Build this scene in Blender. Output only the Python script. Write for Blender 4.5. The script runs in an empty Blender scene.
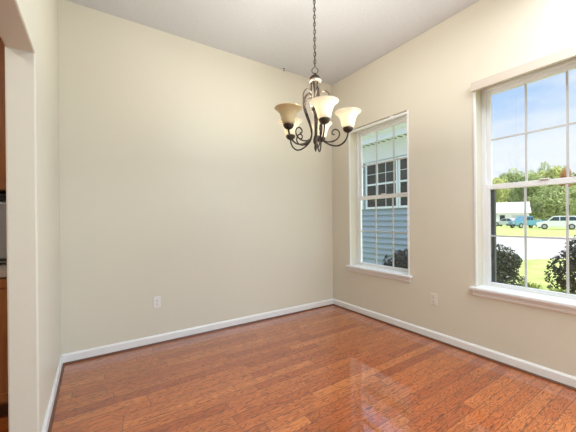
import bpy, bmesh, math, random
from mathutils import Vector, Matrix
S = bpy.context.scene
COL = S.collection
random.seed(7)

# ------------------------------------------------------------------ camera, world, sun, lights, exposure
f_px, yaw, pitch, roll = 293.73, 0.5804, -0.0007, -0.0093
fw = Vector((math.sin(yaw)*math.cos(pitch), math.cos(yaw)*math.cos(pitch), math.sin(pitch)))
rt = Vector((math.cos(yaw), -math.sin(yaw), 0)); up = rt.cross(fw)
r2 = rt*math.cos(roll)+up*math.sin(roll); u2 = up*math.cos(roll)-rt*math.sin(roll)
cam_d = bpy.data.cameras.new('camera'); cam = bpy.data.objects.new('camera', cam_d); COL.objects.link(cam)
M = Matrix((r2, u2, -fw)).transposed().to_4x4(); M.translation = (-2.8982, -3.2342, 1.2475)
cam.matrix_world = M
cam_d.sensor_width = 36; cam_d.lens = 36*f_px/576; cam_d.shift_y = (219.68-216)/576
cam_d.clip_start = 0.02; cam_d.clip_end = 600
S.camera = cam
S.view_settings.view_transform = 'Standard'; S.view_settings.look = 'None'
S.view_settings.exposure = 0.15; S.view_settings.gamma = 1; S.view_settings.use_curve_mapping = False

W = bpy.data.worlds.new('sky'); S.world = W; W.use_nodes = True
n, L = W.node_tree.nodes, W.node_tree.links
n.clear()
tc = n.new('ShaderNodeTexCoord'); sep = n.new('ShaderNodeSeparateXYZ'); L.new(tc.outputs['Generated'], sep.inputs[0])
rmp = n.new('ShaderNodeValToRGB'); L.new(sep.outputs['Z'], rmp.inputs[0])
e = rmp.color_ramp.elements
e[0].position = 0.0; e[0].color = (.86, .92, 1, 1)
e[1].position = 0.75; e[1].color = (1.3, 1.6, 2.1, 1)          # unseen upper sky, brightened to push cool light into the room
x = e.new(.19); x.color = (.86, .91, 1, 1)
x = e.new(.29); x.color = (.50, .68, .97, 1)
x = e.new(.46); x.color = (.34, .57, .95, 1)
mp = n.new('ShaderNodeMapping'); mp.inputs['Scale'].default_value = (2.2, 2.2, 6); L.new(tc.outputs['Generated'], mp.inputs[0])
nz = n.new('ShaderNodeTexNoise'); nz.inputs['Scale'].default_value = 1.6; nz.inputs['Detail'].default_value = 7; nz.inputs['Roughness'].default_value = .6
L.new(mp.outputs[0], nz.inputs['Vector'])
cr = n.new('ShaderNodeValToRGB'); cr.color_ramp.elements[0].position = .5; cr.color_ramp.elements[1].position = .78
L.new(nz.outputs['Fac'], cr.inputs[0])
mx = n.new('ShaderNodeMix'); mx.data_type = 'RGBA'
L.new(cr.outputs[0], mx.inputs[0]); L.new(rmp.outputs[0], mx.inputs[6]); mx.inputs[7].default_value = (.93, .95, 1, 1)
bg = n.new('ShaderNodeBackground'); bg.inputs[1].default_value = 1.0; L.new(mx.outputs[2], bg.inputs[0])
out = n.new('ShaderNodeOutputWorld'); L.new(bg.outputs[0], out.inputs[0])

def light(name, kind, loc, energy, color=(1, 1, 1), direction=None, size=None, size_y=None):
    d = bpy.data.lights.new(name, kind); d.energy = energy; d.color = color
    o = bpy.data.objects.new(name, d); COL.objects.link(o); o.location = loc
    if direction: o.rotation_euler = Vector(direction).to_track_quat('-Z', 'Y').to_euler()
    if kind == 'AREA':
        d.size = size
        if size_y: d.shape = 'RECTANGLE'; d.size_y = size_y
    elif kind == 'POINT': d.shadow_soft_size = size
    return o
sun = light('sun', 'SUN', (0, -20, 30), 5.5, (1, .96, .88), (-0.05, 1, -1.1)); sun.data.angle = .01
light('window_daylight', 'AREA', (0.03, -3.95, 1.55), 84, (.68, .86, 1), (-1, 0.05, 0), 1.7, 1.7)  # area light added out of view to brighten the back and left walls
light('living_room_ceiling_lamp', 'AREA', (-.95, -3.45, 3.1), 66, (.90, .95, 1), (0, 0, -1), 1.6)  # unseen area light at ceiling height, added to lift the wall brightness
light('kitchen_ceiling_lamp', 'AREA', (-4.7, -2.2, 3.1), 34, (1, .94, .86), (0, 0, -1), .6)  # area light added to brighten the strip of kitchen in view
BULB_W = 14.0
BULB_C = (1, .94, .85)

# ------------------------------------------------------------------ materials
def mat(name, color=(.8, .8, .8), rough=.5, metal=0, spec=.5, emis=None, es=0, coat=0):
    m = bpy.data.materials.new(name); m.use_nodes = True
    b = m.node_tree.nodes['Principled BSDF']
    b.inputs['Base Color'].default_value = (*color, 1); b.inputs['Roughness'].default_value = rough
    b.inputs['Metallic'].default_value = metal; b.inputs['Specular IOR Level'].default_value = spec
    b.inputs['Coat Weight'].default_value = coat
    if emis: b.inputs['Emission Color'].default_value = (*emis, 1); b.inputs['Emission Strength'].default_value = es
    return m
def nodes(m): return m.node_tree.nodes, m.node_tree.links, m.node_tree.nodes['Principled BSDF']
def math_n(n, L, op, a, b=None, c=None):
    q = n.new('ShaderNodeMath'); q.operation = op
    for i, v in enumerate((a, b, c)):
        if v is None: continue
        if isinstance(v, (int, float)): q.inputs[i].default_value = v
        else: L.new(v, q.inputs[i])
    return q.outputs[0]
def noise_mat(name, c1, c2, scale=5, rough=.6, bump=0, detail=4, stretch=None, metal=0, lo=.35, hi=.65, bump_scale=None, spec=.5):
    m = mat(name, c1, rough, metal, spec); n, L, b = nodes(m)
    tc = n.new('ShaderNodeTexCoord'); v = tc.outputs['Object']
    if stretch:
        mp = n.new('ShaderNodeMapping'); mp.inputs['Scale'].default_value = stretch; L.new(v, mp.inputs[0]); v = mp.outputs[0]
    nz = n.new('ShaderNodeTexNoise'); nz.inputs['Scale'].default_value = scale; nz.inputs['Detail'].default_value = detail; L.new(v, nz.inputs['Vector'])
    r = n.new('ShaderNodeValToRGB'); r.color_ramp.elements[0].position = lo; r.color_ramp.elements[1].position = hi
    r.color_ramp.elements[0].color = (*c1, 1); r.color_ramp.elements[1].color = (*c2, 1)
    L.new(nz.outputs['Fac'], r.inputs[0]); L.new(r.outputs[0], b.inputs['Base Color'])
    if bump:
        src = nz
        if bump_scale:
            src = n.new('ShaderNodeTexNoise'); src.inputs['Scale'].default_value = bump_scale; src.inputs['Detail'].default_value = 3; L.new(v, src.inputs['Vector'])
        bp = n.new('ShaderNodeBump'); bp.inputs['Strength'].default_value = bump; bp.inputs['Distance'].default_value = .01
        L.new(src.outputs['Fac'], bp.inputs['Height']); L.new(bp.outputs[0], b.inputs['Normal'])
    return m

WALL_C = (.715, .675, .572)
m_wall = noise_mat('cream wall paint', WALL_C, (WALL_C[0]*.985, WALL_C[1]*.985, WALL_C[2]*.98), 1.5, .42, .04, bump_scale=160, spec=.4)
m_ceil = noise_mat('ceiling paint', (.62, .635, .655), (.59, .605, .625), 45, .9, .35, bump_scale=70)
m_white = mat('white trim paint', (.82, .82, .82), .32)
m_vinyl = mat('white vinyl', (.82, .83, .84), .35)
m_cream_trim = mat('cream valence fabric', (.60, .53, .455), .6)
m_muntin = mat('grey-white muntin', (.56, .555, .56), .4)
m_darkstrip = mat('dark window track', (.035, .04, .05), .5)
m_shoe = mat('stained shoe moulding', (.13, .05, .025), .4)
m_bronze = noise_mat('oil rubbed bronze', (.035, .026, .02), (.10, .075, .055), 30, .42, metal=.75)
m_antique = noise_mat('antiqued pewter', (.17, .14, .11), (.32, .28, .22), 18, .4, metal=.6, stretch=(4, 4, .4))
m_ivory = mat('ivory collar', (.15, .125, .095), .4)
m_black = mat('black plastic', (.012, .012, .013), .3)
m_steel = noise_mat('brushed steel', (.42, .42, .43), (.50, .50, .51), 60, .32, metal=.6, stretch=(1, 1, 20))
m_counter = noise_mat('speckled laminate', (.36, .30, .25), (.52, .45, .39), 90, .35)
m_cab = noise_mat('honey oak', (.36, .145, .045), (.27, .10, .03), 6, .4, .05, stretch=(8, 8, .8))
m_plate = mat('white outlet plastic', (.78, .77, .75), .35)
m_ivplate = mat('ivory outlet plastic', (.80, .76, .68), .35)
m_slot = mat('outlet slot', (.03, .03, .03), .6)
m_screw = mat('screw steel', (.4, .4, .4), .3, 1)

def floor_material():
    m = mat('red oak strip floor', (.3, .1, .04), .2, spec=.2); n, L, b = nodes(m)
    tc = n.new('ShaderNodeTexCoord'); sp = n.new('ShaderNodeSeparateXYZ'); L.new(tc.outputs['Object'], sp.inputs[0])
    X, Y = sp.outputs['X'], sp.outputs['Y']
    PW = .082
    rowf = math_n(n, L, 'DIVIDE', Y, PW); row = math_n(n, L, 'FLOOR', rowf); fy = math_n(n, L, 'FRACT', rowf)
    wn = n.new('ShaderNodeTexWhiteNoise'); wn.noise_dimensions = '1D'; L.new(row, wn.inputs['W'])
    ln = math_n(n, L, 'MULTIPLY_ADD', wn.outputs['Value'], .5, .7)
    off = math_n(n, L, 'MULTIPLY', wn.outputs['Value'], 17.3)
    xf = math_n(n, L, 'ADD', math_n(n, L, 'DIVIDE', X, ln), off)
    cell = math_n(n, L, 'FLOOR', xf); fx = math_n(n, L, 'FRACT', xf)
    cb = n.new('ShaderNodeCombineXYZ'); L.new(row, cb.inputs[0]); L.new(cell, cb.inputs[1])
    w2 = n.new('ShaderNodeTexWhiteNoise'); w2.noise_dimensions = '2D'; L.new(cb.outputs[0], w2.inputs['Vector'])
    tone = n.new('ShaderNodeValToRGB'); L.new(w2.outputs['Value'], tone.inputs[0])
    els = tone.color_ramp.elements
    els[0].position = 0; els[0].color = (.36, .072, .013, 1); els[1].position = 1; els[1].color = (.64, .190, .046, 1)
    for p_, c_ in ((.3, (.45, .104, .020, 1)), (.55, (.54, .140, .030, 1)), (.8, (.50, .134, .030, 1))):
        q = els.new(p_); q.color = c_
    # cathedral grain: stretched distorted rings, shifted per board
    mp = n.new('ShaderNodeCombineXYZ')
    L.new(math_n(n, L, 'ADD', math_n(n, L, 'MULTIPLY', X, 3.0), math_n(n, L, 'MULTIPLY', w2.outputs['Value'], 41)), mp.inputs[0])
    L.new(math_n(n, L, 'ADD', math_n(n, L, 'MULTIPLY', Y, 22), math_n(n, L, 'MULTIPLY', w2.outputs['Value'], 93)), mp.inputs[1])
    gn = n.new('ShaderNodeTexNoise'); gn.inputs['Scale'].default_value = 1.0; gn.inputs['Detail'].default_value = 2; L.new(mp.outputs[0], gn.inputs['Vector'])
    rings = math_n(n, L, 'FRACT', math_n(n, L, 'MULTIPLY', gn.outputs['Fac'], 13))
    rr = n.new('ShaderNodeValToRGB'); L.new(rings, rr.inputs[0])
    rr.color_ramp.elements[0].color = (.30, .22, .17, 1); rr.color_ramp.elements[1].color = (1.0, 1.0, 1.0, 1); rr.color_ramp.elements[1].position = .5
    fm = n.new('ShaderNodeMapping'); fm.inputs['Scale'].default_value = (6, 160, 1); L.new(tc.outputs['Object'], fm.inputs[0])
    fn = n.new('ShaderNodeTexNoise'); fn.inputs['Scale'].default_value = 1; fn.inputs['Detail'].default_value = 3; L.new(fm.outputs[0], fn.inputs['Vector'])
    fr = n.new('ShaderNodeMapRange'); fr.inputs[1].default_value = .3; fr.inputs[2].default_value = .7; fr.inputs[3].default_value = .68; fr.inputs[4].default_value = 1.14; L.new(fn.outputs['Fac'], fr.inputs[0])
    m1 = n.new('ShaderNodeMix'); m1.data_type = 'RGBA'; m1.blend_type = 'MULTIPLY'; m1.inputs[0].default_value = 1
    L.new(tone.outputs[0], m1.inputs[6]); L.new(rr.outputs[0], m1.inputs[7])
    m2 = n.new('ShaderNodeMix'); m2.data_type = 'RGBA'; m2.blend_type = 'MULTIPLY'; m2.inputs[0].default_value = 1
    L.new(m1.outputs[2], m2.inputs[6]); L.new(fr.outputs[0], m2.inputs[7])
    # seams
    ey = math_n(n, L, 'MINIMUM', fy, math_n(n, L, 'SUBTRACT', 1, fy)); ey = math_n(n, L, 'MULTIPLY', ey, PW)
    ex = math_n(n, L, 'MINIMUM', fx, math_n(n, L, 'SUBTRACT', 1, fx)); ex = math_n(n, L, 'MULTIPLY', ex, ln)
    ed = math_n(n, L, 'MINIMUM', ex, ey)
    sr = n.new('ShaderNodeMapRange'); sr.inputs[1].default_value = .0007; sr.inputs[2].default_value = .0026; L.new(ed, sr.inputs[0])
    m3 = n.new('ShaderNodeMix'); m3.data_type = 'RGBA'; m3.inputs[6].default_value = (.09, .028, .012, 1)
    L.new(sr.outputs[0], m3.inputs[0]); L.new(m2.outputs[2], m3.inputs[7])
    # two dark mineral streaks in single boards
    col = m3.outputs[2]
    for (cx, cy, hx, hy) in STREAKS:
        dx = math_n(n, L, 'DIVIDE', math_n(n, L, 'ABSOLUTE', math_n(n, L, 'SUBTRACT', X, cx)), hx)
        dy = math_n(n, L, 'DIVIDE', math_n(n, L, 'ABSOLUTE', math_n(n, L, 'SUBTRACT', Y, cy)), hy)
        s = math_n(n, L, 'ADD', math_n(n, L, 'MULTIPLY', dx, dx), math_n(n, L, 'MULTIPLY', dy, dy))
        s = math_n(n, L, 'ADD', s, math_n(n, L, 'MULTIPLY', gn.outputs['Fac'], .5))
        k = n.new('ShaderNodeMapRange'); k.inputs[1].default_value = .7; k.inputs[2].default_value = 1.3; k.inputs[3].default_value = .8; k.inputs[4].default_value = 0; L.new(s, k.inputs[0])
        mm = n.new('ShaderNodeMix'); mm.data_type = 'RGBA'; L.new(k.outputs[0], mm.inputs[0]); L.new(col, mm.inputs[6]); mm.inputs[7].default_value = (.07, .025, .012, 1)
        col = mm.outputs[2]
    L.new(col, b.inputs['Base Color'])
    bp = n.new('ShaderNodeBump'); bp.inputs['Strength'].default_value = .12; bp.inputs['Distance'].default_value = .002
    # boards lie very slightly out of plane and the finish ripples
    rip = n.new('ShaderNodeTexNoise'); rip.inputs['Scale'].default_value = 9; rip.inputs['Detail'].default_value = 1; L.new(tc.outputs['Object'], rip.inputs['Vector'])
    h = math_n(n, L, 'ADD', math_n(n, L, 'MULTIPLY', sr.outputs[0], .5), math_n(n, L, 'MULTIPLY', rip.outputs['Fac'], .9))
    L.new(h, bp.inputs['Height']); L.new(bp.outputs[0], b.inputs['Normal'])
    b.inputs['Roughness'].default_value = .3
    b.inputs['Coat Weight'].default_value = 1; b.inputs['Coat Roughness'].default_value = .05; b.inputs['Coat IOR'].default_value = 1.85
    return m
STREAKS = [(-1.40, -1.905, .035, .013), (-2.56, -1.20, .12, .006)]
m_floor = floor_material()

def glass_material(name, refl=.06, tint=(.97, .985, .98)):
    m = bpy.data.materials.new(name); m.use_nodes = True; n, L = m.node_tree.nodes, m.node_tree.links; n.clear()
    t = n.new('ShaderNodeBsdfTransparent'); t.inputs[0].default_value = (*tint, 1)
    g = n.new('ShaderNodeBsdfGlossy'); g.inputs['Roughness'].default_value = 0.0
    lw = n.new('ShaderNodeLayerWeight'); lw.inputs[0].default_value = .5     # Schlick reflectance, the same from both faces
    mx = n.new('ShaderNodeMixShader'); o = n.new('ShaderNodeOutputMaterial')
    k = math_n(n, L, 'MULTIPLY_ADD', math_n(n, L, 'POWER', lw.outputs['Facing'], 5), .9*refl, .04*refl)
    L.new(k, mx.inputs[0]); L.new(t.outputs[0], mx.inputs[1]); L.new(g.outputs[0], mx.inputs[2]); L.new(mx.outputs[0], o.inputs[0])
    return m
m_glass = glass_material('window glass', 1.0)

def shade_material(name, color, es):
    m = bpy.data.materials.new(name); m.use_nodes = True; n, L = m.node_tree.nodes, m.node_tree.links; n.clear()
    tc = n.new('ShaderNodeTexCoord'); nz = n.new('ShaderNodeTexNoise'); nz.inputs['Scale'].default_value = 14; L.new(tc.outputs['Object'], nz.inputs['Vector'])
    rr = n.new('ShaderNodeValToRGB'); rr.color_ramp.elements[0].position = .3; rr.color_ramp.elements[1].position = .7
    rr.color_ramp.elements[0].color = (*[c*.88 for c in color], 1); rr.color_ramp.elements[1].color = (*color, 1); L.new(nz.outputs['Fac'], rr.inputs[0])
    d = n.new('ShaderNodeBsdfPrincipled'); d.inputs['Roughness'].default_value = .35; L.new(rr.outputs[0], d.inputs['Base Color'])
    t = n.new('ShaderNodeBsdfTranslucent'); L.new(rr.outputs[0], t.inputs[0])
    mx = n.new('ShaderNodeMixShader'); mx.inputs[0].default_value = .22
    L.new(d.outputs[0], mx.inputs[1]); L.new(t.outputs[0], mx.inputs[2])
    o = n.new('ShaderNodeOutputMaterial')
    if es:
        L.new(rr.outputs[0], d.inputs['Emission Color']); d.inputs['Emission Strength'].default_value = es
    L.new(mx.outputs[0], o.inputs[0])
    return m
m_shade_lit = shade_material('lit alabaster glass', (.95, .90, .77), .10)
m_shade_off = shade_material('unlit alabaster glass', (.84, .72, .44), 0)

# ------------------------------------------------------------------ mesh helpers
def BM(): return bmesh.new()
def box(bm, x0, x1, y0, y1, z0, z1):
    if x0 > x1: x0, x1 = x1, x0
    if y0 > y1: y0, y1 = y1, y0
    if z0 > z1: z0, z1 = z1, z0
    v = [bm.verts.new(p) for p in ((x0, y0, z0), (x1, y0, z0), (x1, y1, z0), (x0, y1, z0), (x0, y0, z1), (x1, y0, z1), (x1, y1, z1), (x0, y1, z1))]
    for f in ((3, 2, 1, 0), (4, 5, 6, 7), (0, 1, 5, 4), (1, 2, 6, 5), (2, 3, 7, 6), (3, 0, 4, 7)): bm.faces.new([v[i] for i in f])
    return bm
def Box(*a): return box(BM(), *a)
def prism(bm, pts, axis, a, b):
    """extrude a closed 2D outline along an axis ('x','y','z')"""
    def P(p, t): return {'x': (t, p[0], p[1]), 'y': (p[0], t, p[1]), 'z': (p[0], p[1], t)}[axis]
    A = [bm.verts.new(P(p, a)) for p in pts]; B = [bm.verts.new(P(p, b)) for p in pts]
    k = len(pts)
    bm.faces.new(A); bm.faces.new(B[::-1])
    for i in range(k): bm.faces.new((A[i], B[i], B[(i+1) % k], A[(i+1) % k]))
    bmesh.ops.recalc_face_normals(bm, faces=bm.faces)
    return bm
def lathe(bm, prof, c=(0, 0, 0), seg=32, closed=False):
    rings = []
    for r, z in prof:
        rings.append([bm.verts.new((c[0]+r*math.cos(2*math.pi*i/seg), c[1]+r*math.sin(2*math.pi*i/seg), c[2]+z)) for i in range(seg)])
    m = len(rings)
    for j in range(m if closed else m-1):
        a, b = rings[j], rings[(j+1) % m]
        for i in range(seg): bm.faces.new((a[i], a[(i+1) % seg], b[(i+1) % seg], b[i]))
    if not closed:
        bm.faces.new(rings[0][::-1]); bm.faces.new(rings[-1])
    bmesh.ops.recalc_face_normals(bm, faces=bm.faces)
    return bm
def tube(bm, pts, r, seg=8, closed=False):
    pts = [Vector(p) for p in pts]; k = len(pts); rings = []; N = None
    for i, p in enumerate(pts):
        if closed: t = (pts[(i+1) % k]-pts[i-1]).normalized()
        else: t = (pts[min(i+1, k-1)]-pts[max(i-1, 0)]).normalized()
        if N is None:
            N = t.orthogonal().normalized()
        else:
            N = (N-t*N.dot(t)).normalized()
        Bn = t.cross(N); rad = r[i] if isinstance(r, (list, tuple)) else r
        rings.append([bm.verts.new(p+(N*math.cos(2*math.pi*j/seg)+Bn*math.sin(2*math.pi*j/seg))*rad) for j in range(seg)])
    for i in range(k if closed else k-1):
        a, b = rings[i], rings[(i+1) % k]
        for j in range(seg): bm.faces.new((a[j], a[(j+1) % seg], b[(j+1) % seg], b[j]))
    if not closed: bm.faces.new(rings[0][::-1]); bm.faces.new(rings[-1])
    bmesh.ops.recalc_face_normals(bm, faces=bm.faces)
    return bm
def spline(P, sub=6):
    P = [Vector(p) for p in P]; o = []
    for i in range(len(P)-1):
        a = P[max(i-1, 0)]; b = P[i]; c = P[i+1]; d = P[min(i+2, len(P)-1)]
        for s in range(sub):
            t = s/sub
            o.append(.5*((2*b)+(c-a)*t+(2*a-5*b+4*c-d)*t*t+(3*b-a-3*c+d)*t**3))
    o.append(P[-1]); return o
def origin(o):
    v = Vector((0, 0, 0))
    while o: v += o.location; o = o.parent
    return v
def obj(name, bm, m, parent=None, smooth=False, bevel=0, loc=None, segs=2):
    if loc is not None: bm.transform(Matrix.Translation(-Vector(loc)))
    elif parent: bm.transform(Matrix.Translation(-origin(parent)))
    me = bpy.data.meshes.new(name); bm.to_mesh(me); bm.free()
    if smooth:
        for p in me.polygons: p.use_smooth = True
    if m: me.materials.append(m)
    o = bpy.data.objects.new(name, me); COL.objects.link(o)
    if parent: o.parent = parent
    elif loc is not None: o.location = loc
    if bevel:
        b = o.modifiers.new('bevel', 'BEVEL'); b.width = bevel; b.segments = segs; b.limit_method = 'ANGLE'; b.angle_limit = math.radians(50)
    return o
def tag(o, label=None, cat=None, group=None, kind=None):
    for k, v in (('label', label), ('category', cat), ('group', group), ('kind', kind)):
        if v: o[k] = v
    return o
def thing(name, label, cat, loc, rz=0, group=None):
    o = bpy.data.objects.new(name, None); COL.objects.link(o); o.location = loc; o.rotation_euler = (0, 0, rz); o.empty_display_size = .1
    return tag(o, label, cat, group)
def struct(name, bm, m, label=None, parent=None, **k):
    o = obj(name, bm, m, parent, **k); o['kind'] = 'structure'
    if label: o['label'] = label
    return o
def wall_grid(us, vs, holes, place):
    """solid wall with rectangular holes, as one clean shell; place(u, v, side) -> 3D"""
    bm = BM(); V = {}
    def v(i, j, s):
        if (i, j, s) not in V: V[(i, j, s)] = bm.verts.new(place(us[i], vs[j], s))
        return V[(i, j, s)]
    def solid(i, j):
        if not (0 <= i < len(us)-1 and 0 <= j < len(vs)-1): return False
        u, w = (us[i]+us[i+1])/2, (vs[j]+vs[j+1])/2
        return not any(a < u < b and c < w < d for a, b, c, d in holes)
    for i in range(len(us)-1):
        for j in range(len(vs)-1):
            if not solid(i, j): continue
            for s in (0, 1): bm.faces.new((v(i, j, s), v(i+1, j, s), v(i+1, j+1, s), v(i, j+1, s)))
            for di, dj, a, b in ((-1, 0, (i, j), (i, j+1)), (1, 0, (i+1, j), (i+1, j+1)), (0, -1, (i, j), (i+1, j)), (0, 1, (i, j+1), (i+1, j+1))):
                if not solid(i+di, j+dj): bm.faces.new((v(*a, 0), v(*b, 0), v(*b, 1), v(*a, 1)))
    bmesh.ops.recalc_face_normals(bm, faces=bm.faces)
    return bm

# ------------------------------------------------------------------ room shell
H = 3.2; LX = -3.158; LT = .122; YB = -6.2
JY, JY2, HEAD = -1.19, -3.0, 2.146
RT = .20
WINS = [(-1.250, -.346, .618, 2.450), (-2.845, -1.929, .618, 2.450), (-4.85, -3.05, .60, 2.45)]
struct('floor', Box(-6.3, RT, YB-.15, .15, -.12, 0), m_floor, 'glossy red oak strip floor')
struct('ceiling', Box(-6.3, RT, YB-.15, .15, H, H+.2), m_ceil, 'white textured ceiling')
struct('wall_back', Box(-6.3, RT, 0, .15, 0, H), m_wall, 'cream back wall')
HOLES = [(a, b, c-.02, d) for a, b, c, d in WINS]
us = sorted({YB, 0} | {w[0] for w in WINS} | {w[1] for w in WINS}); vs = sorted({0, H} | {w[2] for w in HOLES} | {w[3] for w in HOLES})
struct('wall_right', wall_grid(us, vs, HOLES, lambda u, v, s: (RT*s, u, v)), m_wall, 'cream window wall', bevel=.006)
struct('wall_left', wall_grid([YB, JY2, JY, 0], [0, HEAD, H], [(JY2, JY, 0, HEAD)], lambda u, v, s: (LX-LT*s, u, v)), m_wall, 'cream left wall with kitchen opening', bevel=.008)
struct('wall_front', Box(-6.3, RT, YB-.15, YB, 0, H), m_wall)
struct('wall_kitchen', Box(-6.3, -6.15, YB, 0, 0, H), m_wall)

# baseboards with a stained shoe moulding
def base_profile(t=.014, h=.088): return [(0, 0), (t, 0), (t, h-.016), (t*.75, h-.010), (t*.45, h-.004), (t*.35, h), (0, h)]
def shoe_profile(t=.014, r=.015): return [(t, 0)]+[(t+r*math.cos(a), r*math.sin(a)) for a in [i*math.pi/10 for i in range(6)]]
def run(name, prof, axis, a, b, origin_uv, sgn, m, label, parent=None):
    o_ = struct(name, prism(BM(), [(origin_uv+sgn*p[0], p[1]) for p in prof], axis, a, b), m, label, parent)
    return o_
bb = run('baseboard_back', base_profile(), 'x', LX, 0, 0, -1, m_white, 'white baseboard of the back wall'); run('shoe_moulding', shoe_profile(), 'x', LX, 0, 0, -1, m_shoe, None, bb)
bb = run('baseboard_right', base_profile(), 'y', YB, 0, 0, -1, m_white, 'white baseboard under the windows'); run('shoe_moulding', shoe_profile(), 'y', YB, 0, 0, -1, m_shoe, None, bb)
bb = run('baseboard_left', base_profile(), 'y', JY, 0, LX, 1, m_white, 'white baseboard of the left wall'); run('shoe_moulding', shoe_profile(), 'y', JY, 0, LX, 1, m_shoe, None, bb)

# ------------------------------------------------------------------ windows
def window(idx, w, dark_strip=False, label=None):
    y0, y1, z0, z1 = w; D = .138                       # D: depth of the plaster return
    r = bpy.data.objects.new('window_%d' % idx, None); COL.objects.link(r); r.location = (0, (y0+y1)/2, z0); r['kind'] = 'structure'; r['category'] = 'window'
    if label: r['label'] = label
    # white corner trims on the wall face
    for (a, b) in ((y0-.006, y0+.012), (y1-.012, y1+.006)):
        obj('corner_trim', Box(-.006, .012, a, b, z0, z1), m_white, r, bevel=.002)
    # stool and apron
    obj('sill', Box(-.042, RT+.03, y0-.04, y1+.04, z0-.026, z0), m_white, r, bevel=.006)
    ap = BM(); prism(ap, [(0, z0-.026), (-.020, z0-.026), (-.020, z0-.044), (-.014, z0-.050), (-.014, z0-.070), (-.006, z0-.082), (0, z0-.082)], 'y', y0-.02, y1+.02)
    obj('apron', ap, m_white, r)
    # vinyl frame
    fr = BM(); fwid = .030
    box(fr, D, RT+.01, y0, y0+fwid, z0, z1); box(fr, D, RT+.01, y1-fwid, y1, z0, z1)
    box(fr, D, RT+.01, y0+fwid, y1-fwid, z1-fwid, z1); box(fr, D, RT+.01, y0+fwid, y1-fwid, z0, z0+fwid*.5)
    obj('window_frame', fr, m_vinyl, r, bevel=.002)
    zm = 1.528
    a0, a1 = y0+fwid, y1-fwid
    def sash(name, x0, x1, za, zb, st, lo, hi):
        b = BM(); box(b, x0, x1, a0, a0+st, za, zb); box(b, x0, x1, a1-st, a1, za, zb)
        box(b, x0, x1, a0+st, a1-st, za, za+lo); box(b, x0, x1, a0+st, a1-st, zb-hi, zb)
        s = obj(name, b, m_vinyl, r, bevel=.003)
        g0, g1, h0, h1 = a0+st, a1-st, za+lo, zb-hi; xm = (x0+x1)/2
        obj('pane', Box(xm-.002, xm+.002, g0, g1, h0, h1), m_glass, s)
        mw = .0068
        for k in (1, 2):
            yy = g0+(g1-g0)*k/3; obj('muntin', Box(xm-.007, xm+.007, yy-mw, yy+mw, h0, h1), m_muntin, s)
        zz = (h0+h1)/2; obj('muntin', Box(xm-.0065, xm+.0065, g0, g1, zz-mw, zz+mw), m_muntin, s)
        return s
    sash('upper_sash', .170, .196, zm-.022, z1-fwid, .034, .042, .036)
    ls = sash('lower_sash', .141, .167, z0+fwid*.5, zm+.024, .032, .020, .046)
    lk = BM(); box(lk, .128, .150, (a0+a1)/2-.03, (a0+a1)/2+.03, zm+.024, zm+.034); obj('sash_lock', lk, m_vinyl, ls, bevel=.003)
    if dark_strip:
        obj('screen_track', Box(.168, .205, a1-.058, a1-.001, z0+.03, zm-.024), m_darkstrip, r)  # plain dark strip along one side of the lower sash
    return r
window(1, WINS[0], False, 'white double-hung window looking onto the siding')
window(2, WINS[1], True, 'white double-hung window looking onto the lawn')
window(3, WINS[2])  # unseen window, added as a frame for the fill light

# blinds: cream valence over the right window, bare headrail in the left one
t = thing('window_valence', 'cream valence board across the top of the lawn-side window', 'valence', (0, -2.37, 2.39))
obj('valance_board', Box(-.052, -.040, -2.815-.01, -1.925, 2.388, 2.466), m_cream_trim, t, bevel=.003)
obj('top_board', Box(-.040, 0, -2.815-.01, -1.925, 2.452, 2.464), m_cream_trim, t)
for y in (-2.825, -1.937): obj('return_board', Box(-.040, 0, y, y+.012, 2.388, 2.452), m_cream_trim, t)
obj('headrail', Box(-.036, -.004, -2.80, -1.95, 2.395, 2.44), m_white, t, bevel=.003)
obj('tilt_wand', tube(BM(), [(-.02, -2.637, 2.395), (-.019, -2.637, 2.1), (-.019, -2.637, 1.66)], .0035, 6), m_steel, t, smooth=True)
t = thing('blind_headrail', 'bare white blind headrail inside the head of the siding-side window', 'headrail', (.03, -.80, 2.41))
obj('rail', Box(.008, .048, -1.24, -.372, 2.412, 2.440), m_white, t, bevel=.003)
obj('bracket', Box(.004, .05, -1.045, -1.005, 2.408, 2.450), m_white, t, bevel=.002)
obj('bracket', Box(.004, .05, -.372, -.352, 2.408, 2.450), m_white, t, bevel=.002)

# ------------------------------------------------------------------ outlets
def outlet(loc, axis, label, m):
    t = thing('wall_outlet', label, 'outlet', loc)
    def P(bm):                                           # built facing -y, turned to face -x for the window wall
        if axis == 'x': bm.transform(Matrix.Translation(Vector(loc)) @ Matrix.Rotation(-math.pi/2, 4, 'Z') @ Matrix.Translation(-Vector(loc)))
        return bm
    x, y, z = loc
    obj('faceplate', P(Box(x-.036, x+.036, y-.007, y, z-.058, z+.058)), m, t, bevel=.004)
    for s in (-1, 1):
        zc = z+s*.0195
        b = BM(); prism(b, [(x+.0165*math.cos(a)*1.02, zc+.0145*math.sin(a)) for a in [k*math.pi/12 for k in range(24)]], 'y', y-.0095, y-.006)
        rc = obj('receptacle', P(b), m, t)
        sl = BM(); box(sl, x-.0075, x-.0055, y-.0102, y-.009, zc-.002, zc+.007); box(sl, x+.0055, x+.0075, y-.0102, y-.009, zc-.002, zc+.006)
        lathe_b = [(x+.0028*math.cos(a), zc-.007+.0028*math.sin(a)) for a in [k*math.pi/5 for k in range(10)]]
        prism(sl, lathe_b, 'y', y-.0102, y-.009)
        obj('slots', P(sl), m_slot, rc)
    b = BM(); prism(b, [(x+.003*math.cos(a), z+.003*math.sin(a)) for a in [k*math.pi/6 for k in range(12)]], 'y', y-.0085, y-.006)
    obj('screw', P(b), m_screw, t)
outlet((-2.381, 0, .42), 'y', 'white duplex outlet on the back wall', m_plate)
outlet((0, -1.532, .418), 'x', 'ivory duplex outlet on the wall between the two windows', m_ivplate)

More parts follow.
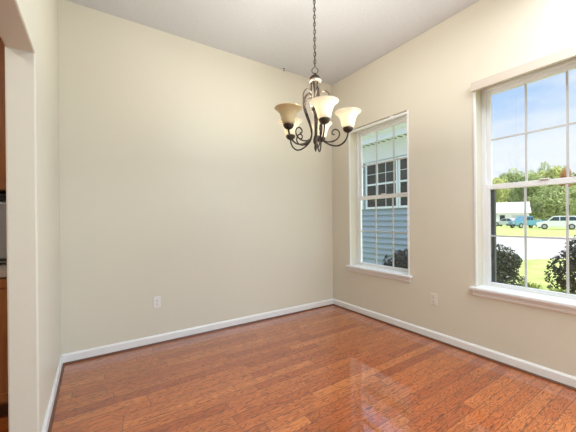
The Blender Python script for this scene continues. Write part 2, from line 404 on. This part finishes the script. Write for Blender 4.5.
# small swag hook where the ceiling meets the back wall
hx = thing('ceiling_hook', 'tiny dark hook in the ceiling by the back wall', 'hook', (-.845, -.04, H))
obj('hook', tube(BM(), spline([(-.845, -.04, H), (-.845, -.04, H-.018), (-.837, -.04, H-.030), (-.847, -.04, H-.036), (-.857, -.04, H-.028)]), .003, 6), m_bronze, hx, smooth=True)
obj('plate', lathe(BM(), [(.011, 0), (.011, -.003), (.004, -.006)], (-.845, -.04, H), 12), m_bronze, hx)

# ------------------------------------------------------------------ chandelier
CX, CY = -1.574, -1.585
t = thing('chandelier', 'bronze five-arm chandelier with bell glass shades hanging on a chain', 'chandelier', (CX, CY, H))
obj('canopy', lathe(BM(), [(.062, 0), (.062, -.008), (.052, -.018), (.024, -.030), (.010, -.036)], (CX, CY, H), 32), m_bronze, t, smooth=True)
ch = BM(); z = H-.036; k = 0
LK = .034; top = z; nlinks = int((top-2.335)/(.026))
for i in range(nlinks):
    zc = top-(i+.5)*(top-2.335)/nlinks
    pts = []
    for a in range(16):
        th = 2*math.pi*a/16; u, w = .0085*math.cos(th), .0165*math.sin(th)*1.0
        ang = .6+(i % 2)*math.pi/2
        pts.append((CX+u*math.cos(ang), CY+u*math.sin(ang), zc+w))
    tube(ch, pts, .0024, 6, True)
cord = tube(ch, [(CX+.003*math.sin(i*1.3), CY+.003*math.cos(i*1.3), top-i*(top-2.33)/24) for i in range(25)], .0022, 6)
obj('chain', ch, m_bronze, t, smooth=True)
cdir = Vector((math.cos(yaw), -math.sin(yaw), 0))
obj('hanging_ring', tube(BM(), [Vector((CX, CY, 2.312))+cdir*(.022*math.cos(a))+Vector((0, 0, .022*math.sin(a))) for a in [k*2*math.pi/28 for k in range(28)]], .0032, 8, True), m_bronze, t, smooth=True)
obj('cap', lathe(BM(), [(.004, 2.296), (.010, 2.290), (.012, 2.282), (.026, 2.274), (.036, 2.262), (.041, 2.252), (.040, 2.247)], (CX, CY, 0), 36), m_bronze, t, smooth=True)
obj('collar', lathe(BM(), [(.040, 2.247), (.046, 2.243), (.047, 2.236), (.041, 2.229), (.033, 2.226)], (CX, CY, 0), 36), m_ivory, t, smooth=True)
cl = BM()
for k in range(8):
    a = k*math.pi/4+.2; tube(cl, [(CX+.026*math.cos(a), CY+.026*math.sin(a), 2.228), (CX+.027*math.cos(a), CY+.027*math.sin(a), 2.15), (CX+.025*math.cos(a), CY+.025*math.sin(a), 2.04)], .0075, 8)
lathe(cl, [(.016, 2.228), (.016, 2.03)], (CX, CY, 0), 20)
obj('fluted_column', cl, m_antique, t, smooth=True)
obj('lower_stem', lathe(BM(), [(.022, 2.04), (.027, 2.032), (.024, 2.02), (.010, 2.005), (.008, 1.95), (.008, 1.85), (.013, 1.835), (.018, 1.815), (.016, 1.795), (.008, 1.78), (.011, 1.765), (.009, 1.75), (.002, 1.730)], (CX, CY, 0), 24), m_bronze, t, smooth=True)
VD = Vector((-fw.x, -fw.y, 0)).normalized(); VR = Vector((rt.x, rt.y, 0))
R0 = .228
armprof = [(.026, 2.148), (.052, 2.163), (.082, 2.156), (.101, 2.125), (.104, 2.09), (.095, 2.045), (.075, 1.995), (.050, 1.935), (.037, 1.890), (.034, 1.852), (.048, 1.815), (.085, 1.785), (.13, 1.768), (.170, 1.770), (.205, 1.795), (R0-.004, 1.83), (R0, 1.862)]
curl = [(q[0], q[1]+.015) for q in [(.052, 1.797), (.085, 1.783), (.122, 1.784), (.155, 1.802), (.170, 1.832), (.160, 1.860), (.136, 1.868), (.118, 1.852), (.121, 1.834), (.136, 1.832)]]
hook = [(.026, 2.108), (.046, 2.124), (.070, 2.118), (.086, 2.095), (.092, 2.07), (.090, 2.03)]
def bell():
    o = [(.033, .0), (.043, .004), (.048, .018), (.051, .04), (.056, .065), (.064, .09), (.076, .113), (.090, .128), (.100, .134)]
    inn = [(r-.004, zz+.003) for r, zz in o[1:]][::-1]
    return [(r*.92, q*.80) for r, q in o+[(.101, .137)]+inn+[(.020, .005)]]
for deg, lit in ((9, True), (81, True), (164, True), (-129, True), (-58, False)):
    a = math.radians(deg); d = VD*math.cos(a)+VR*math.sin(a)
    P = lambda q: Vector((CX, CY, 0))+d*q[0]+Vector((0, 0, q[1]))
    arm = obj('arm', tube(BM(), spline([P(q) for q in armprof]), .0058, 8), m_bronze, t, smooth=True)
    obj('scroll', tube(BM(), spline([P(q) for q in curl]), [.0052]*40+[.0046]*15, 8), m_bronze, arm, smooth=True)
    obj('scroll', tube(BM(), spline([P(q) for q in hook]), .0042, 8), m_bronze, arm, smooth=True)
    c = P((R0, 1.862))
    obj('cup', lathe(BM(), [(.007, -.008), (.016, -.004), (.028, .004), (.035, .016), (.036, .026), (.030, .030)], c, 24), m_bronze, arm, smooth=True)
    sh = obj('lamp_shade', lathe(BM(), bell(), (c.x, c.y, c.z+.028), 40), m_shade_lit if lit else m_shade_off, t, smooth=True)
    if not lit: sh['label'] = 'unlit tan glass shade'
    bl = lathe(BM(), [(.010, .028), (.012, .045), (.020, .060), (.022, .076), (.018, .090), (.007, .098)], c, 20)
    b = obj('bulb', bl, mat('bulb glass lit' if lit else 'bulb glass', (.9, .88, .8), .3, emis=(1, .86, .64), es=6 if lit else 0), t, smooth=True)
    if lit:
        light('bulb_light', 'POINT', (c.x, c.y, c.z+.118), BULB_W, BULB_C, size=.03)

# ------------------------------------------------------------------ kitchen beyond the opening
def panel_door(name, parent, x0, x1, z0, z1, y, knob_x, knob_z):
    d = BM(); box(d, x0, x0+.055, y-.02, y, z0, z1); box(d, x1-.055, x1, y-.02, y, z0, z1); box(d, x0+.055, x1-.055, y-.02, y, z0, z0+.055); box(d, x0+.055, x1-.055, y-.02, y, z1-.055, z1)
    box(d, x0+.055, x1-.055, y-.012, y-.002, z0+.055, z1-.055)
    o = obj(name, d, m_cab, parent, bevel=.003)
    kb = lathe(BM(), [(.005, 0), (.005, .012), (.013, .018), (.013, .024), (.006, .028)], (0, 0, 0), 16)
    kb.transform(Matrix.Translation((knob_x, y-.02, knob_z)) @ Matrix.Rotation(math.pi/2, 4, 'X'))
    obj('knob', kb, m_bronze, o, smooth=True)
KX = LX-LT-.004
for k in range(2):
    x1 = KX-k*.80; x0 = x1-.80
    side = ('beside the opening', 'further from the opening')[k]
    t = thing('base_cabinet', 'honey oak base cabinet under the counter, %s' % side, 'cabinet', ((x0+x1)/2, -.4, 0), group='kitchen base cabinets')
    obj('body', Box(x0, x1, -.70, -.004, .10, .90), m_cab, t); obj('toe_kick', Box(x0, x1, -.63, -.62, 0, .10), m_shoe, t)
    for (a, b, kx) in ((x0+.004, (x0+x1)/2-.002, (x0+x1)/2-.04), ((x0+x1)/2+.002, x1-.004, (x0+x1)/2+.04)): panel_door('door', t, a, b, .12, .89, -.70, kx, .80)
    t = thing('wall_cabinet', 'tall honey oak wall cabinet above the counter, %s' % side, 'cabinet', ((x0+x1)/2, -.2, 1.475), group='kitchen wall cabinets')
    obj('body', Box(x0, x1, -.36, -.004, 1.475, 2.64), m_cab, t)
    for (a, b, kx) in ((x0+.004, (x0+x1)/2-.002, (x0+x1)/2-.04), ((x0+x1)/2+.002, x1-.004, (x0+x1)/2+.04)): panel_door('door', t, a, b, 1.48, 2.63, -.36, kx, 1.55)
t = thing('countertop', 'speckled beige countertop on the oak base cabinets', 'countertop', (KX-.8, -.36, .90))
obj('slab', Box(KX-1.6, KX, -.725, -.004, .902, .94), m_counter, t, bevel=.004); obj('backsplash', Box(KX-1.6, KX, -.024, -.004, .94, 1.04), m_counter, t, bevel=.003)
t = thing('microwave', 'grey countertop microwave with black trim below the oak wall cabinet', 'microwave', (KX-.29, -.2, .94))
obj('body', Box(KX-.56, KX-.01, -.34, -.03, .952, 1.40), m_steel, t, bevel=.006)
obj('door', Box(KX-.555, KX-.015, -.362, -.341, .99, 1.385), m_steel, t, bevel=.004)
obj('window', Box(KX-.53, KX-.19, -.366, -.360, 1.03, 1.35), m_black, t)
obj('vent_trim', Box(KX-.558, KX-.012, -.352, -.05, 1.402, 1.44), m_black, t)
obj('base_trim', Box(KX-.558, KX-.012, -.356, -.05, .970, .982), m_black, t)
for fx_ in (KX-.53, KX-.04):
    for fy_ in (-.31, -.06): obj('foot', lathe(BM(), [(.012, .9405), (.012, .952)], (fx_, fy_, 0), 12), m_black, t)
struct('trim_soffit', Box(KX-1.6, KX, -.38, -.002, 2.645, H-.002), m_wall)

# ------------------------------------------------------------------ outdoors
GZ = -.5
m_lawn = noise_mat('lawn grass', (.36, .42, .10), (.50, .52, .18), 1.3, .9, .6, detail=8, bump_scale=30)
m_field = noise_mat('street-side grass', (.34, .42, .09), (.44, .50, .13), .6, .9, .4, detail=8)
m_conc = noise_mat('pale concrete', (.44, .41, .385), (.54, .50, .47), .8, .9, .1, detail=8)
m_side = mat('blue grey lap siding', (.30, .37, .43), .6)
m_wtrim = mat('exterior white trim', (.72, .77, .78), .5)
m_roof = noise_mat('blue slate shingle', (.10, .13, .17), (.16, .19, .24), 8, .85)
m_dglass = mat('dark window glass', (.02, .026, .026), .08, spec=.25)
m_bark = noise_mat('bark', (.12, .085, .06), (.2, .15, .11), 6, .9)
struct('ground_lawn', Box(RT+.02, 260, -140, 170, GZ-.3, GZ), m_lawn, 'sunny green lawn outside the windows', loc=(40, 0, GZ))
st = BM(); prism(st, [(11.8, 1.5), (10.2, 3.2), (9.2, 12), (26, 12), (27.2, 8.7), (29.3, 6.6), (31.5, 4.6), (36, -2), (40, -30), (24, -30), (17, -5), (14.0, .6)], 'z', GZ-.05, GZ+.02)
struct('driveway', st, m_conc, 'pale concrete driveway crossing the lawn', loc=(20, 0, GZ))
st = BM(); prism(st, [(74, 60), (78, 60), (88, -40), (84, -40)], 'z', GZ-.05, GZ+.03)
struct('road', st, m_conc, 'distant street', loc=(80, 0, GZ))

# the house's own wing seen through the left window
XW, YW = 3.2, .86
t = thing('house_wing', 'blue-grey lap-sided house wing with white windows and gutter', 'building', (XW+1.2, 4, GZ))
sd = BM(); lap = .142; zz = GZ; k = 0
while zz < 3.08:
    prism(sd, [(XW-.052, zz), (XW+.004, zz+lap), (XW+.03, zz+lap), (XW+.03, zz)], 'y', YW, 8.5); zz += lap
box(sd, XW+.01, XW+2.4, YW+.01, 8.5, GZ, 3.1)
zz = GZ
while zz < 3.08:
    prism(sd, [(YW-.040, zz), (YW-.002, zz+lap), (YW+.03, zz+lap), (YW+.03, zz)], 'x', XW, XW+2.4); zz += lap
obj('siding', sd, m_side, t)
cb = BM(); box(cb, XW-.058, XW+.08, YW-.058, YW+.08, GZ, 3.1); obj('corner_board', cb, m_wtrim, t)
obj('frieze_board', Box(XW-.066, XW, YW, 8.5, 2.73, 3.12), m_wtrim, t)
obj('soffit', Box(XW-.45, XW+2.65, YW-.35, 8.8, 3.12, 3.16), m_wtrim, t)
obj('fascia', Box(XW-.47, XW-.45, YW-.35, 8.8, 3.10, 3.34), m_wtrim, t)
gp = [(XW-.468, 3.35), (XW-.585, 3.35), (XW-.585, 3.30), (XW-.555, 3.25), (XW-.468, 3.23)]
obj('gutter', prism(BM(), gp, 'y', YW-.35, 8.8), m_wtrim, t)
for k in range(9):
    y = .80+k*.16; obj('soffit_vent', Box(XW-.33, XW-.20, y-.03, y+.03, 3.114, 3.1205), m_black, t)
rf = BM()
ev = [(XW-.5, YW-.4, 3.34), (XW+2.7, YW-.4, 3.34), (XW+2.7, 8.9, 3.34), (XW-.5, 8.9, 3.34)]; rg = [(XW+1.1, YW+2.0, 3.95), (XW+1.1, 6.6, 3.95)]
V = [rf.verts.new(p) for p in ev+rg]
for f in ((0, 1, 4), (1, 2, 5, 4), (2, 3, 5), (3, 0, 4, 5), (3, 2, 1, 0)): rf.faces.new([V[i] for i in f])
bmesh.ops.recalc_face_normals(rf, faces=rf.faces)
obj('roof', rf, m_roof, t)
for (y0, y1) in ((.92, 1.11), (1.17+.06, 2.12), (2.32, 3.2)):
    z0, z1 = 1.55, 2.66
    b = BM(); tw = .05
    box(b, XW-.072, XW+.0, y0-tw, y0, z0-tw, z1+tw); box(b, XW-.072, XW, y1, y1+tw, z0-tw, z1+tw); box(b, XW-.072, XW, y0, y1, z1, z1+tw); box(b, XW-.082, XW, y0, y1, z0-tw, z0)
    fo = obj('window', b, m_wtrim, t)
    obj('pane', Box(XW-.060, XW-.052, y0, y1, z0, z1), m_dglass, fo)
    if y1-y0 > .5:
        for k in (1, 2): yy = y0+(y1-y0)*k/3; obj('muntin', Box(XW-.068, XW-.058, yy-.006, yy+.006, z0, z1), m_wtrim, fo)
    for zc in (z0+(z1-z0)*.76,): obj('muntin', Box(XW-.069, XW-.058, y0, y1, zc-.006, zc+.006), m_wtrim, fo)
    zc = z0+(z1-z0)*.52; obj('meeting_rail', Box(XW-.073, XW-.056, y0, y1, zc-.022, zc+.022), m_wtrim, fo)

# leafy plants
def leaf_cloud(center, rad, count, size, seed, lumps=9, upright=0):
    rnd = random.Random(seed); bm = BM()
    L_ = [(Vector((rnd.uniform(-.62, .62)*rad[0], rnd.uniform(-.62, .62)*rad[1], rnd.uniform(-.55, .62)*rad[2])), rnd.uniform(.34, .58)) for _ in range(lumps)]
    L_.append((Vector((0, 0, 0)), .68))
    for i in range(count):
        c, s = L_[rnd.randrange(len(L_))]
        d = Vector((rnd.gauss(0, 1), rnd.gauss(0, 1), rnd.gauss(0, 1))).normalized()
        r = s*(rnd.uniform(.55, 1)**.5)
        p = Vector(center)+c+Vector((d.x*rad[0], d.y*rad[1], d.z*rad[2]))*r
        nrm = (d+Vector((rnd.gauss(0, .6), rnd.gauss(0, .6), rnd.gauss(0, .6)+.3))).normalized()
        a = nrm.orthogonal().normalized(); q = nrm.cross(a); th = rnd.uniform(0, 6.28)
        a, q = a*math.cos(th)+q*math.sin(th), q*math.cos(th)-a*math.sin(th)
        sz = size*rnd.uniform(.6, 1.3)
        v = [bm.verts.new(x) for x in (p-a*sz, p-q*sz*.45+nrm*sz*.1, p+a*sz, p+q*sz*.45+nrm*sz*.1)]
        bm.faces.new(v)
    return bm
def leaf_mat(name, c1, c2, scale, trans=.35, rough=.5):
    m = bpy.data.materials.new(name); m.use_nodes = True; n, L = m.node_tree.nodes, m.node_tree.links; n.clear()
    tc = n.new('ShaderNodeTexCoord'); nz = n.new('ShaderNodeTexNoise'); nz.inputs['Scale'].default_value = scale; nz.inputs['Detail'].default_value = 6; L.new(tc.outputs['Object'], nz.inputs['Vector'])
    rr = n.new('ShaderNodeValToRGB'); rr.color_ramp.elements[0].position = .36; rr.color_ramp.elements[1].position = .64
    rr.color_ramp.elements[0].color = (*c1, 1); rr.color_ramp.elements[1].color = (*c2, 1); L.new(nz.outputs['Fac'], rr.inputs[0])
    d = n.new('ShaderNodeBsdfPrincipled'); d.inputs['Roughness'].default_value = rough; L.new(rr.outputs[0], d.inputs['Base Color']); d.inputs['Specular IOR Level'].default_value = .2
    t = n.new('ShaderNodeBsdfTranslucent'); L.new(rr.outputs[0], t.inputs[0])
    mx = n.new('ShaderNodeMixShader'); mx.inputs[0].default_value = trans; o = n.new('ShaderNodeOutputMaterial')
    L.new(d.outputs[0], mx.inputs[1]); L.new(t.outputs[0], mx.inputs[2]); L.new(mx.outputs[0], o.inputs[0]); return m
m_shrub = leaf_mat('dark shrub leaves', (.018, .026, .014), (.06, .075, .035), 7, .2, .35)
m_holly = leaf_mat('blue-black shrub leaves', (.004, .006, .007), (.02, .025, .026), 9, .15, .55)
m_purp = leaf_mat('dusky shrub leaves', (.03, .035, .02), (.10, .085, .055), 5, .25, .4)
m_lir = leaf_mat('strap leaves', (.12, .17, .04), (.34, .38, .10), 6, .3)
def shrub(label, cx, cy, rad, count, size, m, seed, group=None, lumps=9):
    t = thing('shrub', label, 'shrub', (cx, cy, GZ), group=group)
    obj('foliage', leaf_cloud((cx, cy, GZ+rad[2]*.95), rad, count, size, seed, lumps), m, t)
    b = BM(); rnd = random.Random(seed)
    for k in range(9):
        a = rnd.uniform(0, 6.28); q = rnd.uniform(.3, .7)
        tube(b, [(cx, cy, GZ-.02), (cx+rad[0]*.2*math.cos(a), cy+rad[1]*.2*math.sin(a), GZ+rad[2]*.5), (cx+rad[0]*q*math.cos(a), cy+rad[1]*q*math.sin(a), GZ+rad[2]*1.3)], [.016, .011, .004], 6)
    obj('stems', b, m_bark, t)
shrub('dark rounded shrub in front of the siding, seen in the left window', 2.45, .62, (.50, .52, .56), 2600, .055, m_holly, 3)
shrub('dark clipped shrub at the lower left of the lawn-side window', 4.95, -.03, (.64, .68, .55), 6000, .045, m_shrub, 5)
shrub('tall dusky shrub at the right edge of the lawn-side window', 5.55, -1.78, (1.0, .74, 1.0), 6500, .045, m_purp, 8)
def strap_clump(cx, cy, h, nb, seed):
    b = BM(); rnd = random.Random(seed)
    for k in range(nb):
        a = rnd.uniform(0, 6.28); hh = h*rnd.uniform(.6, 1.05); sp = rnd.uniform(.1, .42)*h; w = .007
        px, py = cx+rnd.uniform(-.07, .07), cy+rnd.uniform(-.07, .07); d = Vector((math.cos(a), math.sin(a), 0)); s = Vector((-d.y, d.x, 0))*w
        P0 = Vector((px, py, GZ)); P1 = P0+d*sp*.35+Vector((0, 0, hh*.62)); P2 = P0+d*sp*.8+Vector((0, 0, hh*.95)); P3 = P0+d*sp*1.35+Vector((0, 0, hh*.80))
        v = [b.verts.new(x) for x in (P0-s, P0+s, P1-s, P1+s, P2-s*.7, P2+s*.7, P3)]
        b.faces.new((v[0], v[1], v[3], v[2])); b.faces.new((v[2], v[3], v[5], v[4])); b.faces.new((v[4], v[5], v[6]))
    return b
for k, (cx, cy, w) in enumerate(((4.34, -1.00, 'furthest left in the row'), (4.02, -1.47, 'in the middle of the row'), (3.80, -1.80, 'at the right end of the row'))):
    o = obj('strap_grass', strap_clump(cx, cy, .46, 170, 20+k), m_lir, None, loc=(cx, cy, GZ))
    tag(o, 'clump of grassy strap leaves outside the lawn-side window, %s' % w, 'plant', 'strap leaf clumps below the shrub')
# flat grey stones by the clipped shrub
for k, (cx, cy, r, w) in enumerate(((4.62, -.88, .15, 'nearest the clipped shrub'), (5.3, -.85, .17, 'nearer the strap leaves'))):
    b = BM(); rnd = random.Random(40+k)
    pts = [(cx+r*rnd.uniform(.8, 1.1)*math.cos(a), cy+r*1.0*rnd.uniform(.8, 1.1)*math.sin(a)) for a in [i*2*math.pi/11 for i in range(11)]]
    prism(b, pts, 'z', GZ-.01, GZ+.09)
    o = obj('edging_stone', b, noise_mat('blue-grey stone', (.30, .34, .38), (.45, .48, .50), 9, .8), None, loc=(cx, cy, GZ), bevel=.02)
    tag(o, 'flat blue-grey stone on the lawn, %s' % w, 'stone', 'edging stones')

# ------------------------------------------------------------------ far side of the street
m_hwall = mat('white house siding', (.80, .79, .76), .7); m_hroof = noise_mat('pale roof shingle', (.62, .60, .58), (.70, .68, .66), 2, .9)
DIRV = Vector((.959, .284, 0))                               # from the camera towards the far street
def local_frame(px, py, rz): return Matrix.Translation((px, py, 0)) @ Matrix.Rotation(rz, 4, 'Z')
def put(bm, T): bm.transform(T); return bm
def far_house(label, px, py, rz, w, d, h, rh):
    t = thing('house', label, 'building', (px, py, GZ)); T = local_frame(px, py, rz)
    b = BM(); box(b, -w/2, w/2, -d/2, d/2, GZ, GZ+h); obj('walls', put(b, T), m_hwall, t)
    b = BM(); prism(b, [(-d/2-.4, GZ+h-.1), (d/2+.4, GZ+h-.1), (0, GZ+h+rh)], 'x', -w/2-.4, w/2+.4); obj('roof', put(b, T), m_hroof, t)
    for (a, z0, z1) in ((-w*.3, 1, 2.3), (0, 1, 2.3)):
        o = obj('window', put(Box(a-.5, a+.5, -d/2-.05, -d/2+.02, GZ+z0, GZ+z1), T), m_dglass, t)
    obj('garage_door', put(Box(w*.18, w*.42, -d/2-.06, -d/2+.02, GZ, GZ+2.2), T), mat('grey garage door', (.55, .56, .57), .5), t)
# a camera-facing frame: local x runs to the right in the view, local -y looks back at the camera
RZF = math.atan2(-.959, .284)
far_house('white house with a pale gable roof across the street', 82.5, 29.0, RZF+.10, 10, 7, 2.9, 2.6)

m_tyre = mat('tyre rubber', (.02, .02, .022), .8); m_hub = mat('alloy wheel', (.45, .46, .48), .35, .7); m_lamp = mat('red tail lamp', (.5, .03, .02), .3); m_head = mat('clear head lamp', (.8, .82, .85), .2)
m_cglass = mat('tinted car glass', (.02, .05, .09), .08)
def vehicle(name, label, cat, px, py, rz, paint, prof, glass, length, wheels=(.9, 3.7), width=1.85, group='vehicles across the street'):
    t = thing(name, label, cat, (px, py, GZ), group=group)
    T = local_frame(px, py, rz) @ Matrix.Translation((-length/2, 0, GZ)) @ Matrix.Diagonal((1, 1, 1.12, 1))
    b = BM(); prism(b, prof, 'y', -width/2, width/2); bmesh.ops.bevel(b, geom=[e for e in b.edges if len(e.link_faces) == 2 and e.calc_face_angle() > .2], offset=.06, segments=2, affect='EDGES')
    obj('body', put(b, T), paint, t)
    for g in glass:
        for s in (-1, 1):
            q = BM(); prism(q, g, 'y', s*width/2, s*(width/2+.012)); obj('side_window', put(q, T), m_cglass, t)
    for wx in wheels:
        for s in (-1, 1):
            q = lathe(BM(), [(.20, -.11), (.33, -.11), (.36, -.08), (.36, .08), (.33, .11), (.20, .11)], (0, 0, 0), 24)
            q.transform(Matrix.Translation((wx, s*(width/2-.08), .36)) @ Matrix.Rotation(math.pi/2, 4, 'X')); wo = obj('wheel', put(q, T), m_tyre, t)
            q = lathe(BM(), [(.05, -.115), (.21, -.112), (.21, .112), (.05, .115)], (0, 0, 0), 20)
            q.transform(Matrix.Translation((wx, s*(width/2-.08), .36)) @ Matrix.Rotation(math.pi/2, 4, 'X')); obj('hubcap', put(q, T), m_hub, wo)
    for s in (-1, 1):
        obj('head_lamp', put(Box(-.03, .12, s*.62-.16, s*.62+.16, .68, .84), T), m_head, t)
        obj('tail_lamp', put(Box(length-.10, length+.02, s*.72-.10, s*.72+.10, .75, 1.05), T), m_lamp, t)
    obj('bumper', put(Box(-.07, .10, -width/2+.05, width/2-.05, .34, .52), T), m_black, t)
suv = [(0, .32), (.02, .72), (.12, .92), (1.15, 1.05), (1.75, 1.62), (2.0, 1.70), (4.1, 1.70), (4.45, 1.58), (4.65, 1.05), (4.68, .40), (4.55, .30), (.2, .28)]
suvg = [[(1.38, 1.10), (1.86, 1.55), (2.45, 1.58), (2.45, 1.10)], [(2.55, 1.10), (2.55, 1.58), (3.35, 1.58), (3.35, 1.10)], [(3.45, 1.10), (3.45, 1.58), (4.05, 1.56), (4.28, 1.12)]]
pick = [(0, .38), (.03, .82), (.15, 1.0), (1.35, 1.10), (1.95, 1.72), (3.0, 1.74), (3.25, 1.12), (5.2, 1.10), (5.25, .5), (5.1, .38)]
pickg = [[(1.6, 1.14), (2.05, 1.62), (2.5, 1.64), (2.5, 1.14)], [(2.58, 1.14), (2.58, 1.64), (2.9, 1.64), (3.05, 1.14)]]
sed = [(0, .30), (.03, .62), (.2, .78), (1.2, .90), (1.85, 1.36), (2.2, 1.42), (3.0, 1.40), (3.75, 1.0), (4.4, .92), (4.5, .6), (4.45, .3), (.2, .27)]
sedg = [[(1.45, .94), (1.95, 1.32), (2.45, 1.35), (2.45, .94)], [(2.53, .94), (2.53, 1.35), (2.95, 1.33), (3.45, .97)]]
pw = mat('white car paint', (.78, .79, .80), .25, coat=.5); pt = mat('teal car paint', (.10, .28, .36), .3, coat=.5); ps = mat('silver car paint', (.60, .63, .67), .28, .2, coat=.5)
PX, PY = -2.9, -3.23
def at(px, depth):
    k = (px-288)/f_px; d = Vector((math.sin(yaw)+k*math.cos(yaw), math.cos(yaw)-k*math.sin(yaw))); return PX+d.x*depth, PY+d.y*depth
vehicle('sport_utility_vehicle', 'white sport utility vehicle parked across the street, beside the teal pickup', 'car', *at(558, 41.5), RZF, pw, suv, suvg, 4.7)
vehicle('pickup_truck', 'teal pickup truck parked left of the white sport utility vehicle', 'truck', *at(526, 48), RZF+.75, pt, pick, pickg, 5.25, (1.0, 4.2))
vehicle('sedan', 'small pale sedan parked in front of the white gabled house', 'car', *at(507, 58), RZF-.3, ps, sed, sedg, 4.5, (.85, 3.6), 1.75)
vehicle('sport_utility_vehicle', 'silver sport utility vehicle at the far right of the parked vehicles', 'car', *at(602, 42), RZF, ps, suv, suvg, 4.7)

# trees across the street
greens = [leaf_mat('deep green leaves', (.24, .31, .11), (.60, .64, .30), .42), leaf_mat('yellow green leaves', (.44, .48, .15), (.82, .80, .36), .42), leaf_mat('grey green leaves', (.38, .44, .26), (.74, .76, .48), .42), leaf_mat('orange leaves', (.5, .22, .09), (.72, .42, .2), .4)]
crowns = {}
def tree(name, label, px, py, h, w, kind, seed, var):
    t = thing(name, label, 'tree', (px, py, GZ), rz=seed*1.7, group='trees across the street')
    key = (kind, var)
    if key not in crowns:
        me = bpy.data.meshes.new('crown'); bm = leaf_cloud((0, 0, .55), (.5, .5, .47), 5200, .042, 100+var*7+kind, 14); bm.to_mesh(me); bm.free(); me.materials.append(greens[kind]); crowns[key] = me
    o = bpy.data.objects.new('crown', crowns[key]); COL.objects.link(o); o.parent = t; o.scale = (w, w, h)
    b = BM(); tube(b, [(0, 0, -.05), (.05, 0, h*.3), (-.05, .1, h*.7)], [w*.035, w*.026, w*.01], 8)
    for k in range(5):
        a = k*1.26+seed; tube(b, [(.03, 0, h*.34+k*.03*h), (w*.16*math.cos(a), w*.16*math.sin(a), h*.52), (w*.3*math.cos(a), w*.3*math.sin(a), h*.66)], [w*.014, w*.009, w*.004], 6)
    me = bpy.data.meshes.new('trunk'); b.to_mesh(me); b.free(); me.materials.append(m_bark); o = bpy.data.objects.new('trunk', me); COL.objects.link(o); o.parent = t
TREES = [  # view direction, distance ahead, height, width, kind, label
 (478, 100, 17, 10, 2, 'grey-green tree at the far left of the tree line'),
 (490, 84, 13, 9, 1, 'pale yellow-green tree just left of the white house'),
 (507, 110, 19.5, 11, 0, 'deep green tree behind the white house roof'),
 (521, 126, 23.5, 12, 2, 'grey-green tree right of the white house, behind the pickup'),
 (531, 95, 16.5, 10, 0, 'deep green tree above the teal pickup'),
 (543, 108, 20.0, 11, 1, 'tall yellow-green tree above the white sport utility vehicle'),
 (556, 69, 9.5, 9, 0, 'low deep green tree right behind the white sport utility vehicle'),
 (557, 124, 25.5, 12, 2, 'tallest grey-green tree of the tree line'),
 (565, 90, 16.0, 3.2, 3, 'orange autumn tree near the right edge'),
 (580, 80, 11.0, 9, 1, 'low yellow-green tree right of the low deep green tree'),
 (578, 107, 19.5, 11, 0, 'deep green tree behind the orange autumn tree'),
 (598, 92, 16.0, 11, 1, 'yellow-green tree at the right edge of the view'),
 (530, 80, 8.0, 5.0, 0, 'small deep green tree right of the white house'),
]
for i, (px, dp, h, w, kd, lb) in enumerate(TREES):
    x_, y_ = at(px, dp); tree('tree', lb, x_, y_, h, w, kd, i, i % 2)
